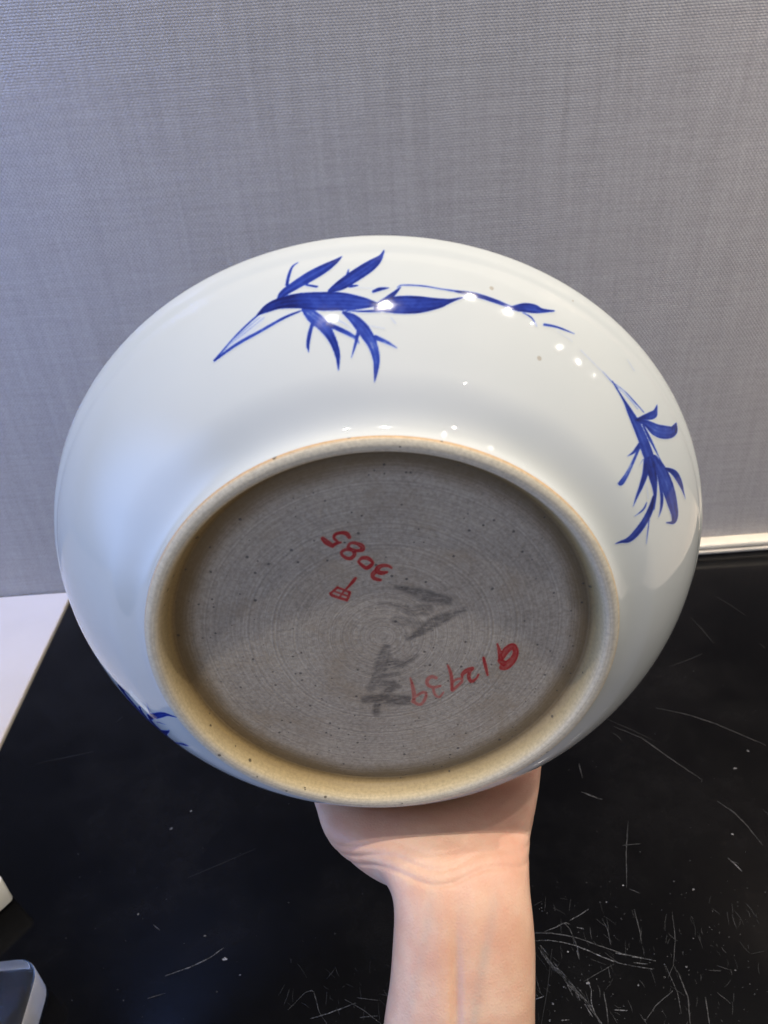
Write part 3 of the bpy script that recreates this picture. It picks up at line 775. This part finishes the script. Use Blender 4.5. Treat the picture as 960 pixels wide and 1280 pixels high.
# index, middle, ring, little finger: up behind the rim, curled against the inside of the plate
for xb, xt, ln, r, zo in ((-.020, -.030, 1.0, .0118, .010), (.009, .006, 1.1, .0122, .001), (.037, .042, 1.02, .0115, .002), (.064, .072, .82, .0104, .012)):
    tube([P(xb, .318, -.440 + zo, r * 1.15), P(xb, .340, -.442 + zo, r * 1.15), P(xb + (xt - xb) * .2, .3465, -.420 + zo, r * 1.08), P(xb + (xt - xb) * .5, .346, -.445 + .052 * ln, r * 1.0), P(xb + (xt - xb) * .75, .341, -.445 + .080 * ln, r * .95),
          P(xt, .332, -.445 + .104 * ln, r * .88), P(xt, .326, -.445 + .112 * ln, r * .62), P(xt, .323, -.445 + .1155 * ln, r * .2)])
# thenar mass and thumb
tube([P(-.015, .305, -.430, .016), P(-.032, .318, -.436, .017), P(-.043, .336, -.440, .016), P(-.052, .353, -.424, .0142), P(-.060, .355, -.398, .0138), P(-.066, .349, -.374, .0128), P(-.068, .344, -.362, .0085), P(-.069, .341, -.357, .003)])
me = bpy.data.meshes.new('tmp'); bm.to_mesh(me); bm.free()
tmp = bpy.data.objects.new('tmp', me); col.objects.link(tmp)
md = tmp.modifiers.new('r', 'REMESH'); md.mode = 'VOXEL'; md.voxel_size = .0009; md.use_smooth_shade = True
ms = tmp.modifiers.new('s', 'SMOOTH'); ms.factor = .5; ms.iterations = 16
dg = bpy.context.evaluated_depsgraph_get(); hm = bpy.data.meshes.new_from_object(tmp.evaluated_get(dg))
bpy.data.objects.remove(tmp)
hm.name = 'person'; nv = len(hm.vertices)
co = np.empty(nv * 3, np.float32); hm.vertices.foreach_get('co', co); co = co.reshape(-1, 3).astype(float)
no = np.empty(nv * 3, np.float32); hm.vertices.foreach_get('normal', no); no = no.reshape(-1, 3)
# arm coordinates: along the wrist axis, across it, palmar side
wc = cp(576, 1127, .421); ax = -dirn; lt = RT - ax * (RT @ ax); lt /= np.linalg.norm(lt); pn = np.cross(lt, ax); pn = pn if pn @ (CAM - wc) > 0 else -pn
al, ac = (co - wc) @ ax, (co - wc) @ lt; front = np.clip(no @ pn, 0, 1)
g = lambda x, c, s_: np.exp(-((x - c) / s_) ** 2)
fade = sm(.035, -.005, al) if False else 1 - sm(.004, .03, al)
disp = np.zeros(nv)
fz = front * fade
disp += fz * .0005 * g(ac, -.0085, .004) + fz * .0005 * g(ac, .003, .004) - fz * .0022 * g(ac, -.0025 - .03 * (al + .03), .0017) * g(al, -.03, .022)
for a0, am in ((.0135, .0008), (.0180, .0007), (.0222, .0005)):       # wrist creases
    disp -= front * am * g(al - .0018 * np.sin(ac * 160) - ac * .12, a0, .0008)
co += no * disp[:, None]
hm.vertices.foreach_set('co', co.astype(np.float32).ravel())
person = bpy.data.objects.new('person', hm); col.objects.link(person); hm.materials.clear(); hm.materials.append(M_skin)
tag(person, 'bare forearm and left hand of a person holding the plate up from below', 'person')
set_attr(person, 'flush', np.clip(g(al, .055, .022) + .5 * g(al, .02, .02) * g(ac, .02, .015), 0, 1) * 1.0)
vn = g(ac - .006 * np.sin(al * 38), .010, .0022) * (1 - sm(-.01, .02, al)) + g(ac - .004 * np.sin(al * 50 + 1), -.017, .002) * .7 * (1 - sm(-.01, .02, al))
set_attr(person, 'vein', np.clip(vn * front, 0, 1))
hm.update()


# ------------------------------------------------------------------ small stands lying at the table's left
def rounded_slab(name, corner, ux, uy, lx, ly, h, rad, mats, root_tag, bev=.0016, z0=0.0):
    """slab with rounded plan corners; corner = the corner seen, ux/uy = unit plan directions away from it"""
    bm = bmesh.new(); pts = []
    for (cx, cy, a0) in ((rad, rad, 180), (lx - rad, rad, 270), (lx - rad, ly - rad, 0), (rad, ly - rad, 90)):
        for k in range(9):
            a = math.radians(a0 + 90 * k / 8); pts.append((cx + rad * math.cos(a), cy + rad * math.sin(a)))
    org = np.array([corner[0], corner[1]])
    W = [org + ux * p[0] + uy * p[1] for p in pts]
    root = empty(name, Matrix.Translation((*np.mean(W, axis=0), z0)))
    vs = [bm.verts.new((q[0], q[1], z0 + .0004)) for q in W]; f = bm.faces.new(vs)
    ex = bmesh.ops.extrude_face_region(bm, geom=[f]); up = [v for v in ex['geom'] if isinstance(v, bmesh.types.BMVert)]
    for v in up: v.co.z = z0 + h
    bmesh.ops.recalc_face_normals(bm, faces=bm.faces)
    ed = [e for e in bm.edges if abs(e.verts[0].co.z - e.verts[1].co.z) < 1e-6]
    bmesh.ops.bevel(bm, geom=ed, offset=bev, segments=3, affect='EDGES', profile=.5)
    me = bpy.data.meshes.new('slab'); bm.to_mesh(me); bm.free(); me.shade_smooth()
    o = bpy.data.objects.new(root_tag[2], me); col.objects.link(o); me.materials.append(mats[0])
    if len(mats) > 1:
        me.materials.append(mats[1])
        for p in me.polygons:
            if abs(p.normal.z) < .35: p.material_index = 1
    child(o, root); tag(root, root_tag[0], root_tag[1]); return root


tz = .030
c0 = on_plane(52, 1194, tz)[:2]; e1 = on_plane(26, 1282, tz)[:2]; e2 = on_plane(0, 1209, tz)[:2]
ux = (e1 - c0) / np.linalg.norm(e1 - c0); uy = np.array([-ux[1], ux[0]]); uy = uy if uy @ (e2 - c0) > 0 else -uy
ra = rounded_slab('acrylic_stand', c0, ux, uy, 0.11, .085, tz, .018, (M_acrylic, M_frost), ('clear acrylic stand block with frosted edges and rounded corner', 'stand', 'block'), bev=.003)
tz2 = .030
q = on_plane(7.5, 1112, tz2)[:2]
rounded_slab('display_block', q + np.array([-.006, .010]), np.array([-.8, .6]), np.array([-.6, -.8]), .06, .06, tz2, .004, (M_cream,), ('cream lacquered display block corner on the black table', 'block', 'block'), z0=0.0)
